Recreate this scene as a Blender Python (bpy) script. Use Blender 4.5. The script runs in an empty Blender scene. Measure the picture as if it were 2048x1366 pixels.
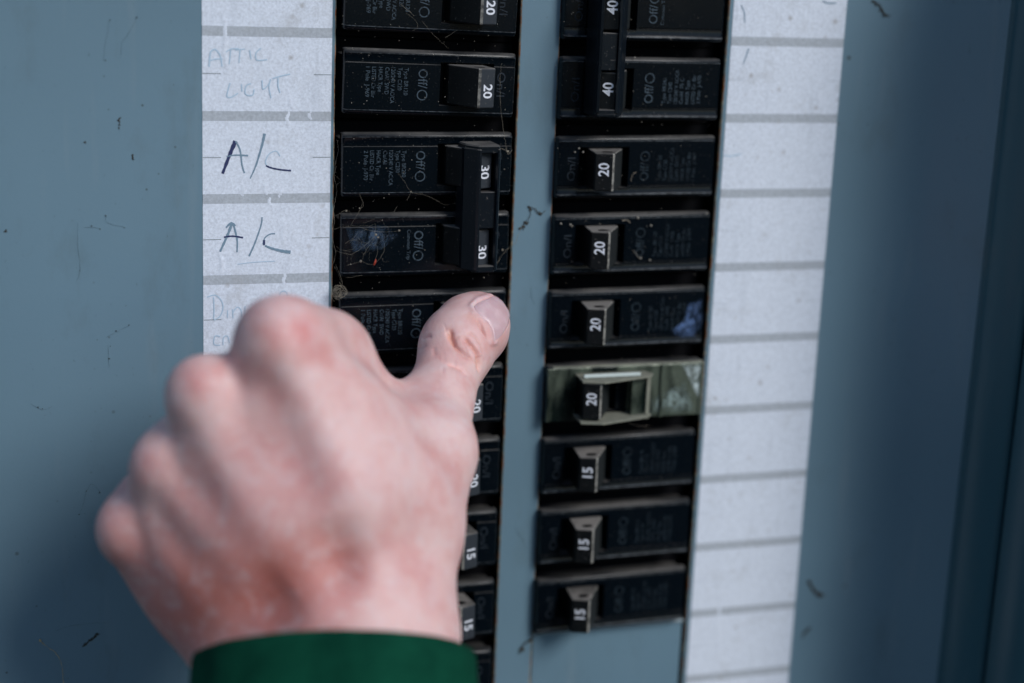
import bpy, bmesh, math, random
import numpy as np
from mathutils import Vector, Matrix, noise as mnoise
random.seed(7); rng = np.random.default_rng(7)
S = bpy.context.scene
COL = S.collection
MM = 0.001
# ------------------------------------------------------------------ camera
F_PX = 3349.7                                   # focal length in pixels of a 2048 wide picture
R = np.array([[0.9528328, -0.3008631, 0.0398870], [0.3013312, 0.9221638, -0.2425150], [0.0361814, 0.2430954, 0.9693274]])
B = np.array([[1, 0, 0], [0, 0, -1], [0, 1, 0.]])
CAM = np.array([-65.643, -511.425, 36.407])     # millimetres; the cover plate is the plane y = 0
M = R.T @ B.T                                   # columns: right, down, forward in the world
cam_d = bpy.data.cameras.new('camera'); cam = bpy.data.objects.new('camera', cam_d); COL.objects.link(cam)
cam_d.sensor_width = 36; cam_d.lens = F_PX / 2048 * 36; cam_d.clip_start = 0.01; cam_d.clip_end = 1000
cm = Matrix(((M[0, 0], -M[0, 1], -M[0, 2]), (M[1, 0], -M[1, 1], -M[1, 2]), (M[2, 0], -M[2, 1], -M[2, 2])))
cam.matrix_world = Matrix.Translation(Vector(CAM * MM)) @ cm.to_4x4()
cam_d.dof.use_dof = True; cam_d.dof.focus_distance = 0.519; cam_d.dof.aperture_fstop = 4.2
S.camera = cam
# ------------------------------------------------------------------ daylight
SUN_EL, SUN_AZ = math.radians(38), math.radians(33)     # azimuth: to the right of straight out of the panel
w = bpy.data.worlds.new('World'); S.world = w; w.use_nodes = True
nt = w.node_tree; bg = nt.nodes['Background']; sky = nt.nodes.new('ShaderNodeTexSky')
sky.sky_type = 'NISHITA'; sky.sun_disc = False; sky.sun_elevation = SUN_EL; sky.sun_rotation = math.pi - SUN_AZ
sky.air_density = 1.0; sky.dust_density = 0.3; sky.ozone_density = 2.0
nt.links.new(sky.outputs[0], bg.inputs[0]); bg.inputs[1].default_value = 0.062
sd = bpy.data.lights.new('sun', 'SUN'); sun = bpy.data.objects.new('sun', sd); COL.objects.link(sun)
sd.energy = 1.5; sd.angle = math.radians(25); sd.color = (1.0, 0.985, 0.965)
sdir = Vector((math.sin(SUN_AZ) * math.cos(SUN_EL), -math.cos(SUN_AZ) * math.cos(SUN_EL), math.sin(SUN_EL)))
sun.rotation_euler = (-sdir).to_track_quat('-Z', 'Y').to_euler()
S.view_settings.view_transform = 'Standard'; S.view_settings.look = 'None'
S.view_settings.gamma = 1; S.view_settings.exposure = 0.72

# ------------------------------------------------------------------ helpers
def at(px, py, y=0.0):
    """photo measurement -> millimetres on the plane y"""
    d = M @ np.array([(px - 1024) / F_PX, (py - 683) / F_PX, 1.0])
    q = CAM + d * ((y - CAM[1]) / d[1])
    return float(q[0]), float(q[2])

def tag(o, label=None, cat=None, group=None, kind=None):
    if label: o['label'] = label
    if cat: o['category'] = cat
    if group: o['group'] = group
    if kind: o['kind'] = kind
    return o

def empty(name, loc=(0, 0, 0), rot=(0, 0, 0)):
    o = bpy.data.objects.new(name, None); COL.objects.link(o)
    o.empty_display_size = 0.01
    o.location = Vector(loc) * MM; o.rotation_euler = rot
    return o

def mesh(name, V, Fc, mats, parent=None, smooth=False, mi=None):
    me = bpy.data.meshes.new(name)
    me.from_pydata([tuple(float(c) * MM for c in v) for v in V], [], [tuple(f) for f in Fc])
    for m in (mats if isinstance(mats, (list, tuple)) else [mats]): me.materials.append(m)
    if mi is not None:
        for p, i in zip(me.polygons, mi): p.material_index = i
    if smooth: me.polygons.foreach_set('use_smooth', [True] * len(me.polygons))
    me.update()
    if smooth == 'angle':
        me.polygons.foreach_set('use_smooth', [True] * len(me.polygons)); me.set_sharp_from_angle(angle=math.radians(38))
    o = bpy.data.objects.new(name, me); COL.objects.link(o); o.parent = parent
    return o

class MB:
    def __init__(s): s.V = []; s.F = []; s.mi = []
    def add(s, V, Fc, mi=0):
        b = len(s.V); s.V += [tuple(v) for v in V]; s.F += [tuple(i + b for i in f) for f in Fc]; s.mi += [mi] * len(Fc)
    def box(s, x0, x1, y0, y1, z0, z1, c=0.0, mi=0):
        """box; c = small chamfer on the outward (-y) face"""
        if c <= 0:
            V = [(x, y, z) for x in (x0, x1) for y in (y0, y1) for z in (z0, z1)]
            s.add(V, [(0, 1, 3, 2), (4, 6, 7, 5), (0, 4, 5, 1), (2, 3, 7, 6), (0, 2, 6, 4), (1, 5, 7, 3)], mi); return
        rings = [[(x0, y1), 0], [(x0, y0 + c), 0], [(x0, y0), c]]
        V = []
        for y, k in ((y1, 0), (y0 + c, 0), (y0 + c * .3, c * .3), (y0, c)):
            V += [(x0 + k, y, z0 + k), (x1 - k, y, z0 + k), (x1 - k, y, z1 - k), (x0 + k, y, z1 - k)]
        Fc = [(3, 2, 1, 0)]
        for r in range(3):
            for i in range(4):
                a = r * 4 + i; b = r * 4 + (i + 1) % 4
                Fc.append((a, b, b + 4, a + 4))
        Fc.append((12, 13, 14, 15)); s.add(V, Fc, mi)
    def prism(s, prof, x0, x1, axis='x', c=0.0, mi=0):
        """prof: closed list of 2D points; axis x -> (y,z), axis z -> (x,y). c pulls the end rings in for a chamfer"""
        n = len(prof); cx = sum(p[0] for p in prof) / n; cy = sum(p[1] for p in prof) / n
        def ring(t, k):
            out = []
            for a, b in prof:
                if k:
                    d = math.hypot(a - cx, b - cy); f = max(0, 1 - k / d) if d else 1
                    a = cx + (a - cx) * f; b = cy + (b - cy) * f
                out.append((t, a, b) if axis == 'x' else (a, b, t))
            return out
        rs = [ring(x0, c), ring(x0 + c, 0), ring(x1 - c, 0), ring(x1, c)] if c else [ring(x0, 0), ring(x1, 0)]
        V = [v for r in rs for v in r]; Fc = [tuple(range(n))[::-1], tuple(range(len(V) - n, len(V)))]
        for r in range(len(rs) - 1):
            for i in range(n):
                j = (i + 1) % n
                Fc.append((r * n + i, r * n + j, (r + 1) * n + j, (r + 1) * n + i))
        s.add(V, Fc, mi)
    def tube(s, pts, r, n=5, mi=0):
        P = [Vector(p) for p in pts]; V = []; Fc = []
        for i, p in enumerate(P):
            t = (P[min(i + 1, len(P) - 1)] - P[max(i - 1, 0)]); t = t.normalized() if t.length else Vector((0, 0, 1))
            a = t.orthogonal().normalized(); b = t.cross(a)
            rr = r[i] if isinstance(r, (list, tuple)) else r
            V += [p + (a * math.cos(2 * math.pi * k / n) + b * math.sin(2 * math.pi * k / n)) * rr for k in range(n)]
        for i in range(len(P) - 1):
            for k in range(n):
                Fc.append((i * n + k, i * n + (k + 1) % n, (i + 1) * n + (k + 1) % n, (i + 1) * n + k))
        Fc += [tuple(range(n))[::-1], tuple(range(len(V) - n, len(V)))]
        s.add(V, Fc, mi)
    def blob(s, c, r, sq=(1, 1, 1), mi=0, jit=.35):
        bm = bmesh.new(); bmesh.ops.create_icosphere(bm, subdivisions=1, radius=1)
        V = [(c[0] + v.co.x * r * sq[0] * (1 + random.uniform(-jit, jit)), c[1] + v.co.y * r * sq[1] * (1 + random.uniform(-jit, jit)),
              c[2] + v.co.z * r * sq[2] * (1 + random.uniform(-jit, jit))) for v in bm.verts]
        s.add(V, [tuple(v.index for v in f.verts) for f in bm.faces], mi); bm.free()
    def build(s, name, mats, parent=None, smooth=False): return mesh(name, s.V, s.F, mats, parent, smooth, s.mi)

# ------------------------------------------------------------------ materials
def mat(name, col, rough=.5, spec=.5):
    m = bpy.data.materials.new(name); m.use_nodes = True
    b = m.node_tree.nodes['Principled BSDF']
    b.inputs['Base Color'].default_value = (*col, 1); b.inputs['Roughness'].default_value = rough
    b.inputs['Specular IOR Level'].default_value = spec
    return m, m.node_tree, b
def flat(name, col, rough=.7, spec=.3): return mat(name, col, rough, spec)[0]
class N:
    """tiny node helper"""
    def __init__(s, nt): s.t = nt
    def n(s, typ, **k):
        o = s.t.nodes.new(typ)
        for a, v in k.items(): setattr(o, a, v)
        return o
    def l(s, a, b): s.t.links.new(a, b)
    def pos(s, obj=False, scale=(1, 1, 1)):
        c = s.n('ShaderNodeTexCoord'); m = s.n('ShaderNodeMapping'); m.inputs['Scale'].default_value = scale
        if obj: s.l(c.outputs['Object'], m.inputs[0])
        else:
            g = s.n('ShaderNodeNewGeometry'); s.l(g.outputs['Position'], m.inputs[0])
        return m.outputs[0]
    def noise(s, p, sc, det=4, rough=.5, w=0):
        o = s.n('ShaderNodeTexNoise'); o.inputs['Scale'].default_value = sc; o.inputs['Detail'].default_value = det
        o.inputs['Roughness'].default_value = rough; s.l(p, o.inputs['Vector'])
        return o.outputs['Fac']
    def ramp(s, f, a, b, ca=0., cb=1.):
        o = s.n('ShaderNodeMapRange'); o.inputs['From Min'].default_value = a; o.inputs['From Max'].default_value = b
        o.inputs['To Min'].default_value = ca; o.inputs['To Max'].default_value = cb; s.l(f, o.inputs[0]); return o.outputs[0]
    def math(s, op, a, b=None):
        o = s.n('ShaderNodeMath', operation=op)
        for i, v in enumerate((a, b)):
            if v is None: continue
            if isinstance(v, (int, float)): o.inputs[i].default_value = v
            else: s.l(v, o.inputs[i])
        return o.outputs[0]
    def mix(s, f, a, b):
        o = s.n('ShaderNodeMix', data_type='RGBA')
        if isinstance(f, (int, float)): o.inputs[0].default_value = f
        else: s.l(f, o.inputs[0])
        for i, v in ((6, a), (7, b)):
            if isinstance(v, tuple): o.inputs[i].default_value = (*v, 1)
            else: s.l(v, o.inputs[i])
        return o.outputs[2]
    def bump(s, h, strength, dist, prev=None):
        o = s.n('ShaderNodeBump'); o.inputs['Strength'].default_value = strength; o.inputs['Distance'].default_value = dist
        s.l(h, o.inputs['Height'])
        if prev is not None: s.l(prev, o.inputs['Normal'])
        return o.outputs[0]

def paint_mat(name, col):
    m, t, b = mat(name, col, .42, .45); n = N(t); p = n.pos()
    big = n.noise(p, 9, 3); fine = n.noise(p, 900, 3)
    c = n.mix(n.ramp(big, .3, .7), tuple(x * .93 for x in col), tuple(min(1, x * 1.07) for x in col))
    # specks of dirt
    v = n.n('ShaderNodeTexVoronoi'); v.inputs['Scale'].default_value = 260; v.inputs['Randomness'].default_value = 1; n.l(p, v.inputs['Vector'])
    sel = n.ramp(v.outputs['Color'], .80, .82)
    spot = n.math('MULTIPLY', n.ramp(v.outputs['Distance'], .13, .05), n.math('MULTIPLY', sel, n.ramp(n.noise(p, 28, 2), .47, .62)))
    v2 = n.n('ShaderNodeTexVoronoi'); v2.inputs['Scale'].default_value = 75; n.l(p, v2.inputs['Vector'])
    spot2 = n.math('MULTIPLY', n.ramp(v2.outputs['Distance'], .075, .03), n.ramp(v2.outputs['Color'], .72, .76))
    spots = n.math('MAXIMUM', spot, spot2)
    c = n.mix(n.math('MULTIPLY', spots, .75), c, (.035, .04, .035))
    # faint drips and dusty streaks
    st = n.noise(n.pos(scale=(1, 1, .12)), 120, 3)
    c = n.mix(n.ramp(st, .60, .78, 0, .10), c, (.42, .42, .40))
    sm = n.noise(n.pos(scale=(1.6, 1, .7)), 30, 5, .7)
    c = n.mix(n.ramp(sm, .56, .74, 0, .34), c, (.09, .13, .14))
    sc = n.noise(n.pos(scale=(1.5, 1, 1)), 420, 3, .6)
    c = n.mix(n.ramp(sc, .66, .74, 0, .35), c, (.05, .08, .09))
    n.l(c, b.inputs['Base Color']); n.l(n.ramp(big, .3, .7, .36, .5), b.inputs['Roughness'])
    n.l(n.bump(fine, .12, .0002, n.bump(n.noise(p, 40, 2), .1, .001)), b.inputs['Normal'])
    return m
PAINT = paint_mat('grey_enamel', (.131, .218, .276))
PAINT2 = paint_mat('enclosure_enamel', (.030, .098, .130))  # same enamel as PAINT, the wall's shade put into a darker colour
def rust_mat():
    m, t, b = mat('rusty_cut_edge', (.3, .3, .25), .8, .2); n = N(t); p = n.pos(scale=(1, 1, 1))
    f = n.noise(p, 160, 5, .7)
    c = n.mix(n.ramp(f, .45, .62), (.19, .22, .20), (.36, .11, .02))
    n.l(n.mix(n.ramp(n.noise(p, 500, 2), .55, .65), c, (.45, .36, .22)), b.inputs['Base Color'])
    n.l(n.bump(f, .8, .0004), b.inputs['Normal']); return m
RUST = rust_mat()
def print_mat(name, col, thr=.35, amt=.85):
    m, t, b = mat(name, col, .6, .2); n = N(t); p = n.pos()
    f = n.noise(p, 700, 4, .7)
    n.l(n.mix(n.ramp(f, thr + .14, thr, 0, amt), col, (.002, .003, .0045)), b.inputs['Base Color']); return m
def plastic_mat(name, col, dust=1.0, rough=.38):
    m, t, b = mat(name, col, rough, .2); n = N(t); p = n.pos()
    g = n.n('ShaderNodeNewGeometry'); sp = n.n('ShaderNodeSeparateXYZ'); n.l(g.outputs['Normal'], sp.inputs[0])
    up = n.ramp(sp.outputs['Z'], .25, .85)                              # dust settles on upward faces
    f = n.noise(p, 300, 5, .65); f2 = n.noise(p, 28, 3)
    d = n.math('MULTIPLY', up, n.ramp(f2, .30, .75, .12 * dust, .75 * dust))
    d = n.math('MULTIPLY', d, n.ramp(f, .3, .6, .55, 1))
    speck = n.ramp(n.noise(p, 1500, 2), .66, .74, 0, .22 * dust)
    film = n.ramp(n.noise(p, 55, 4, .6), .55, .85, 0, .012)
    d = n.math('MAXIMUM', d, n.math('MAXIMUM', speck, film))
    n.l(n.mix(d, col, (.21, .195, .18)), b.inputs['Base Color'])
    n.l(n.ramp(d, 0, .5, rough, .9), b.inputs['Roughness'])
    n.l(n.ramp(d, 0, .3, .22, .1), b.inputs['Specular IOR Level'])
    n.l(n.bump(n.noise(p, 1800, 2), .10, .0001), b.inputs['Normal']); return m
BLACK = plastic_mat('black_breaker_plastic', (.0016, .0038, .0065), .85, .17)
TOGGLE = plastic_mat('black_toggle_plastic', (.0045, .0055, .0065), 2.6, .45)
TOGGLER = plastic_mat('chalky_toggle_plastic', (.014, .017, .018), 1.8, .6); WORN = print_mat('worn_plastic_edge', (.26, .25, .225), .40, .7)  # TOGGLER: lighter copy, sunlit backs of the right toggles put into the colour
TOGGLEG = plastic_mat('scuffed_toggle_plastic', (.030, .036, .044), 1.6, .6)
VOID, _, _ = mat('dark_gap', (.003, .003, .004), .9, .1)
PRINT = print_mat('worn_grey_print', (.056, .080, .102), .36); PRINTR = print_mat('rubbed_off_print', (.022, .036, .048), .40)
PRINTD = print_mat('faint_moulded_print', (.020, .028, .038), .36)
WHITE = print_mat('white_number_print', (.72, .74, .80), .30, .6)
def paper_mat(name, col):
    m, t, b = mat(name, col, .75, .25); n = N(t); p = n.pos()
    c = n.mix(n.ramp(n.noise(p, 1100, 4, .75), .3, .7), tuple(x * .76 for x in col), tuple(min(1, x * 1.10) for x in col))
    c = n.mix(n.ramp(n.noise(p, 420, 4, .7), .52, .72, 0, .45), c, tuple(x * .72 for x in col))
    c = n.mix(n.ramp(n.noise(p, 60, 5, .75), .55, .72, 0, .42), c, (.40, .40, .40))
    c = n.mix(n.ramp(n.noise(n.pos(scale=(1, 1, .12)), 160, 3), .60, .75, 0, .22), c, (.42, .46, .52))
    v = n.n('ShaderNodeTexVoronoi'); v.inputs['Scale'].default_value = 230; n.l(p, v.inputs['Vector'])
    sp = n.math('MULTIPLY', n.ramp(v.outputs['Distance'], .26, .05), n.math('MULTIPLY', n.ramp(v.outputs['Color'], .70, .78), n.ramp(n.noise(p, 60, 3), .45, .6)))
    c = n.mix(n.math('MULTIPLY', sp, .6), c, (.25, .21, .17))
    n.l(c, b.inputs['Base Color'])
    n.l(n.bump(n.noise(p, 1400, 3), .25, .00012, n.bump(n.noise(p, 90, 3), .25, .0005)), b.inputs['Normal']); return m
PAPER = paper_mat('label_paper', (.75, .80, .89)); BAR = paper_mat('label_grey_print', (.47, .505, .55))
INKD = print_mat('dark_blue_ink', (.035, .045, .12), .38, .0); INKL = flat('faded_blue_ink', (.46, .60, .72)); TICK = flat('printed_tick', (.22, .25, .27)); TICKR = flat('faint_printed_tick', (.50, .54, .60)); INKG = flat('grey_blue_ink', (.19, .28, .36))
WEB = flat('dusty_cobweb', (.24, .21, .165), .9); DIRT = flat('dark_debris', (.045, .042, .034), .9); FIBRE = flat('dry_fibre', (.45, .36, .22), .8); REDB = flat('red_fleck', (.32, .04, .02), .7)

# ------------------------------------------------------------------ cover plate
XL0, XL1, XR0, XR1, ZB = 40.8, 100.0, 113.35, 171.6, -204.2
cover = empty('panel_cover', (0, 0, -260))
tag(cover, 'grey blue steel panel cover with two columns of breaker openings and a centre strip', 'panel cover')
def jag(z0, z1, x, a=.10, step=1.3):
    out = []; z = z0; n = max(2, int(abs(z1 - z0) / step))
    return [(x + random.gauss(0, a) * (1 if random.random() < .25 else .3), z0 + (z1 - z0) * i / n) for i in range(n + 1)]
def plate_piece(name, left, right, label=None, parent=None, ythick=1.3, edges=(1, 1), y0=0.0):
    """strip of sheet metal between two vertical edge polylines of (x,z) with the same z values"""
    V = []; Fc = []; mi = []
    n = len(left); ins = .34
    for (xl, z), (xr, _) in zip(left, right):
        el = ins if edges[0] else 0; er = ins if edges[1] else 0
        V += [(xl, y0 + ythick, z), (xl, y0 + .25, z), (xl + el, y0, z), (xr - er, y0, z), (xr, y0 + .25, z), (xr, y0 + ythick, z)]
    for i in range(n - 1):
        for k in range(5):
            a = i * 6 + k; Fc.append((a, a + 1, a + 7, a + 6)); mi.append(0 if k == 2 else 1 if (k < 2 and edges[0]) or (k > 2 and edges[1]) else 0)
    return mesh(name, [(x, y, z + 260 if parent is cover else z) for x, y, z in V], Fc, [PAINT, RUST], parent, False, mi)
def zs(z0, z1, n): return [z0 + (z1 - z0) * i / n for i in range(n + 1)]
Z = zs(70, -300, 260)
def wob(x, amp=.09):
    o = []
    for z in Z:
        o.append((x + amp * (mnoise.noise(Vector((z * .25, x, 0))) + .6 * mnoise.noise(Vector((z * 1.1, x, 5)))), z))
    return o
lf = plate_piece('cover_left_face', [(-150, z) for z in Z], wob(XL0, .16), parent=cover, edges=(0, 1))
plate_piece('centre_strip', wob(XL1), wob(XR0), parent=cover)
# right face, bent up into the side return
rf = plate_piece('cover_right_face', wob(XR1), [(228.0, z) for z in Z], parent=cover, edges=(1, 0))
# filler plate below the last right breaker
m = MB(); m.box(XR0 + .35, XR1 - 1.4, .45, 1.6, -300, ZB, .35)
fp = mesh('filler_plate', [(x, y, z + 260) for x, y, z in m.V], m.F, PAINT, cover)
m = MB(); m.tube([(XR0 + .4, .55, ZB + .1), (150, .2, ZB + .3), (XR1 - 1.5, -.1, ZB + .5)], .55, 8)
mesh('filler_edge', [(x, y, z + 260) for x, y, z in m.V], m.F, flat('rubbed_bare_edge', (.30, .36, .39), .5), cover, True)
# interior darkness behind the openings
m = MB(); m.box(20, 190, 62, 64, -300, 80); m.box(20, 22, 1.5, 62, -300, 80); m.box(188, 190, 1.5, 62, -300, 80)
tag(m.build('panel_interior', VOID), kind='structure')

GR, gt0, gb0 = mat('soil_and_grass', (.05, .055, .035), .95, .1); n_ = N(gt0); n_.l(n_.mix(n_.noise(n_.pos(), 6, 6, .7), (.012, .018, .012), (.028, .027, .022)), gb0.inputs['Base Color'])
gV = [(-300000, -300000, -1300), (300000, -300000, -1300), (300000, 300000, -1300), (-300000, 300000, -1300)]
tag(mesh('ground', gV, [(0, 1, 2, 3)], GR), kind='structure')  # unseen ground, added and kept dark for the breakers' reflections
# enclosure side wall, lip, door jamb
def extrude_z(name, prof, mt, parent=None, smooth=True, z0=-300, z1=70, nz=2):
    V = []; Fc = []; n = len(prof)
    for z in zs(z0, z1, nz): V += [(x, y, z) for x, y in prof]
    for i in range(nz):
        for k in range(n - 1):
            a = i * n + k; Fc.append((a, a + 1, a + n + 1, a + n))
    return mesh(name, V, Fc, mt, parent, smooth)
enc = empty('enclosure_side', (251, 0, -300)); enc.location = (0, 0, 0)
tag(enc, 'dark teal steel side wall of the enclosure running down the right edge', 'enclosure wall')
def arc(cx, cy, r, a0, a1, n=8): return [(cx + r * math.cos(math.radians(a0 + (a1 - a0) * i / n)), cy + r * math.sin(math.radians(a0 + (a1 - a0) * i / n))) for i in range(n + 1)]
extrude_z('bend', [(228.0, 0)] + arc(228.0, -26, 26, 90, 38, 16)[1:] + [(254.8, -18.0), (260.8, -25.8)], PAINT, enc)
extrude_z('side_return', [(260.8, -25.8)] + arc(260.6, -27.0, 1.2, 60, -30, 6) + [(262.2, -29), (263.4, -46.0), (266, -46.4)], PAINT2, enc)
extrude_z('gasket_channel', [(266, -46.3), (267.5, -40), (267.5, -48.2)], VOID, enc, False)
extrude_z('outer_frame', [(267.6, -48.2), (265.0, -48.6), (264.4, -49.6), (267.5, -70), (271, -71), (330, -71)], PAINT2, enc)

# ------------------------------------------------------------------ directory labels
def label_strip(x0, x1, lab, wrinkles):
    nx, nz = 84, 420; z0, z1 = 30.0, -250.0
    V = []; Fc = []
    for j in range(nz + 1):
        z = z0 + (z1 - z0) * j / nz
        for i in range(nx + 1):
            x = x0 + (x1 - x0) * i / nx; h = .12
            for (wx, wz, L, lean, hh) in wrinkles:
                t = (wz - z) / L
                if -.1 < t < 1.1:
                    c = wx + lean * t + .35 * math.sin(t * 7 + wx)
                    h += .5 * hh * math.exp(-((x - c) / .42) ** 2) * max(0, math.sin(max(0, min(1, t)) * math.pi)) ** .5
            V.append((x, -h, z + 260))
    for j in range(nz):
        for i in range(nx):
            a = j * (nx + 1) + i; Fc.append((a, a + nx + 1, a + nx + 2, a + 1))
    o = mesh('circuit_label', V, Fc, PAPER, cover, True); o['label'] = lab
    return o
WR_L = [(at(446, 30)[0], at(446, 30)[1], 17, 1.2, .45), (at(540, 395)[0], at(540, 392)[1], 4, 0, .3), (at(437, 505)[0], at(437, 500)[1], 8, 1.5, .5),
        (at(566, 440)[0], at(566, 440)[1], 8, .3, .35), (at(568, 545)[0], at(568, 545)[1], 4, .2, .35), (at(528, 365)[0], at(528, 362)[1], 4.5, .8, .35),
        (at(580, 190)[0], at(540, 185)[1], 6, .6, .3), (at(576, 225)[0], at(576, 222)[1], 4.5, 0, .35), (at(620, 225)[0], at(620, 222)[1], 3, 0, .3), (at(560, 380)[0], at(560, 375)[1], 3.5, 0, .25),
        (at(483, 370)[0], at(483, 368)[1], 4, .6, .35), (at(560, 258)[0], at(560, 255)[1], 8, -1, .2), (at(610, 565)[0], at(610, 563)[1], 3, 0, .3)]
WR_R = [(at(1475, 5)[0], at(1475, 5)[1], 7, .8, .3), (at(1640, 165)[0], at(1640, 165)[1], 8, 0, .25), (at(1465, 710)[0], at(1465, 710)[1], 14, 0, .25), (at(1443, 1180)[0], at(1443, 1180)[1], 30, 0, .3), (at(1545, 280)[0], at(1545, 280)[1], 16, 0, .12)]
lab_l = label_strip(.15, 39.65, 'left paper label column with handwritten A/C entries', WR_L)
lab_r = label_strip(173.1, 214.55, 'right paper label column without readable writing', WR_R)
def quad_strip(name, pts, wd, mt, parent, y=-.30):
    """flat pen stroke: ribbon through (x,z) points with widths"""
    V = []; Fc = []
    P = [Vector((a, b)) for a, b in pts]
    for i, p in enumerate(P):
        t = (P[min(i + 1, len(P) - 1)] - P[max(i - 1, 0)]).normalized(); nrm = Vector((-t.y, t.x))
        w_ = wd[i] if isinstance(wd, (list, tuple)) else wd
        V += [(p.x + nrm.x * w_ / 2, y, p.y + nrm.y * w_ / 2 + 260), (p.x - nrm.x * w_ / 2, y, p.y - nrm.y * w_ / 2 + 260)]
    for i in range(len(P) - 1): Fc.append((2 * i, 2 * i + 1, 2 * i + 3, 2 * i + 2))
    return V, Fc
for lab, x0, x1, rows in ((lab_l, .15, 39.65, 10), (lab_r, 173.1, 214.55, 10)):
    for r in range(rows):
        z = -25.4 * r
        m = MB(); m.box(x0 + .02, x1 - .02, -.17, .05, z + 260, z + 2.95 + 260)
        m.build('divider_bar', BAR, lab)
    for r in range(rows):
        z = -25.4 * r - 11.2
        for a, b in ((x0 + .1, x0 + 5.6), (x1 - 5.6, x1 - .1)):
            m = MB(); m.box(a, b, -.175, 0, z - .11 + 260, z + .11 + 260); m.build('tick_mark', TICK if lab is lab_l else TICKR, lab)
def smooth_pts(pts, k=5):
    out = []
    n = len(pts)
    for i in range(n - 1):
        p0 = pts[max(i - 1, 0)]; p1 = pts[i]; p2 = pts[i + 1]; p3 = pts[min(i + 2, n - 1)]
        for j in range(k):
            t = j / k
            out.append(tuple(.5 * ((2 * p1[c]) + (-p0[c] + p2[c]) * t + (2 * p0[c] - 5 * p1[c] + 4 * p2[c] - p3[c]) * t * t + (-p0[c] + 3 * p1[c] - 3 * p2[c] + p3[c]) * t ** 3) for c in range(2)))
    out.append(tuple(pts[-1])); return out
def writing(name, strokes, parent, label):
    """strokes: (material index, width(s) start..end mm, [photo points])"""
    m = MB()
    for mi, (wa, wb_), pts in strokes:
        q = smooth_pts([at(*p) for p in pts], 6); n = len(q)
        wd = [(wa + (wb_ - wa) * i / (n - 1)) * (1 + .15 * math.sin(i * 2.3)) for i in range(n)]
        V, Fc = quad_strip('', q, wd, None, None, -.22 - .012 * len(m.F) / 50); m.add(V, Fc, mi)
    o = m.build(name, [INKD, INKL, INKG], parent); o['label'] = label; return o
writing('handwriting', [(0, (1.4, .8), [(471, 282), (461, 305), (445, 347)]), (2, (.5, .4), [(471, 282), (480, 300), (484, 330), (489, 346)]), (2, (.35, .5), [(453, 313), (470, 310), (496, 311)]),
    (2, (.9, .3), [(529, 267), (524, 290), (512, 330), (500, 357)]), (1, (.3, .35), [(560, 312), (552, 302), (538, 308), (531, 322), (533, 330)]), (0, (.45, .5), [(532, 331), (541, 335), (560, 339), (582, 341)])], lab_l, 'handwritten A/C in the upper of the two A/C cells')
writing('handwriting', [(2, (.5, .9), [(452, 455), (462, 446), (470, 452)]), (2, (.9, .6), [(464, 446), (455, 470), (440, 503)]), (2, (.6, .4), [(466, 446), (474, 478), (474, 504)]), (0, (.5, .5), [(448, 474), (465, 472), (486, 475)]),
    (2, (.4, .5), [(524, 434), (522, 450), (510, 485), (498, 512)]), (2, (.4, .4), [(550, 467), (540, 468), (530, 475), (526, 488)]), (0, (.7, .6), [(528, 480), (528, 490)]), (2, (.5, 1.1), [(530, 491), (545, 497), (565, 502), (581, 504)]), (1, (.2, .2), [(475, 528), (510, 524), (550, 522)])], lab_l, 'handwritten A/C in the lower of the two A/C cells')
writing('handwriting', [(1, (.5, .45), [(430, 98), (421, 105), (418, 133)]), (1, (.4, .4), [(430, 98), (440, 110), (444, 133)]), (1, (.35, .35), [(420, 121), (432, 118), (445, 118)]), (1, (.3, .35), [(450, 105), (462, 98), (478, 97)]), (1, (.35, .3), [(461, 100), (460, 115), (458, 128)]),
    (1, (.3, .3), [(470, 100), (490, 98)]), (1, (.35, .3), [(480, 100), (478, 125)]), (1, (.4, .35), [(499, 100), (502, 118)]), (1, (.35, .35), [(522, 96), (512, 106), (514, 120), (534, 119)]),
    (1, (.4, .35), [(460, 166), (456, 180), (454, 193), (463, 194), (476, 186)]), (1, (.35, .35), [(483, 168), (484, 183)]), (1, (.35, .35), [(502, 167), (492, 172), (491, 188), (505, 190), (508, 178)]), (1, (.4, .3), [(524, 160), (526, 178), (536, 170), (541, 160)]), (1, (.35, .3), [(541, 158), (538, 175), (542, 196)]), (1, (.35, .35), [(545, 157), (562, 152), (580, 148)]), (1, (.4, .35), [(556, 156), (556, 172), (560, 185)])], lab_l, 'faded blue handwriting reading attic light')
writing('handwriting', [(1, (.35, .35), [(414, 594), (430, 590), (442, 600), (446, 615), (440, 632), (428, 640)]), (1, (.35, .35), [(427, 594), (428, 620), (427, 638)]), (1, (.3, .35), [(455, 620), (455, 635)]), (1, (.3, .35), [(465, 618), (466, 636)]), (1, (.35, .3), [(466, 624), (474, 614), (482, 620), (484, 634)]), (1, (.3, .3), [(490, 612), (490, 635)]), (1, (.4, .4), [(558, 597), (560, 586), (568, 582), (574, 588), (573, 605)]),
    (1, (.35, .3), [(440, 673), (430, 672), (428, 688), (440, 690)]), (1, (.3, .3), [(446, 690), (447, 675), (455, 672), (459, 686)])], lab_l, 'faded blue handwriting partly hidden behind the hand')
writing('handwriting', [(1, (.4, .4), [(1447, 310), (1460, 312), (1482, 308)])], lab_r, 'faint blue pen marks')
writing('pen_scuff', [(2, (.5, .3), [(1497, 97), (1492, 112), (1486, 128)])], lab_r, 'dark scuff in the second right label cell')
writing('pen_scuff', [(2, (.5, .4), [(1645, 2), (1655, 6), (1672, 6)])], lab_r, 'dark scuff at the top right of the right label')
writing('pen_scuff', [(2, (.3, .3), [(1482, 10), (1488, 25), (1489, 45)])], lab_r, 'thin scuff at the top left of the right label')

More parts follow.
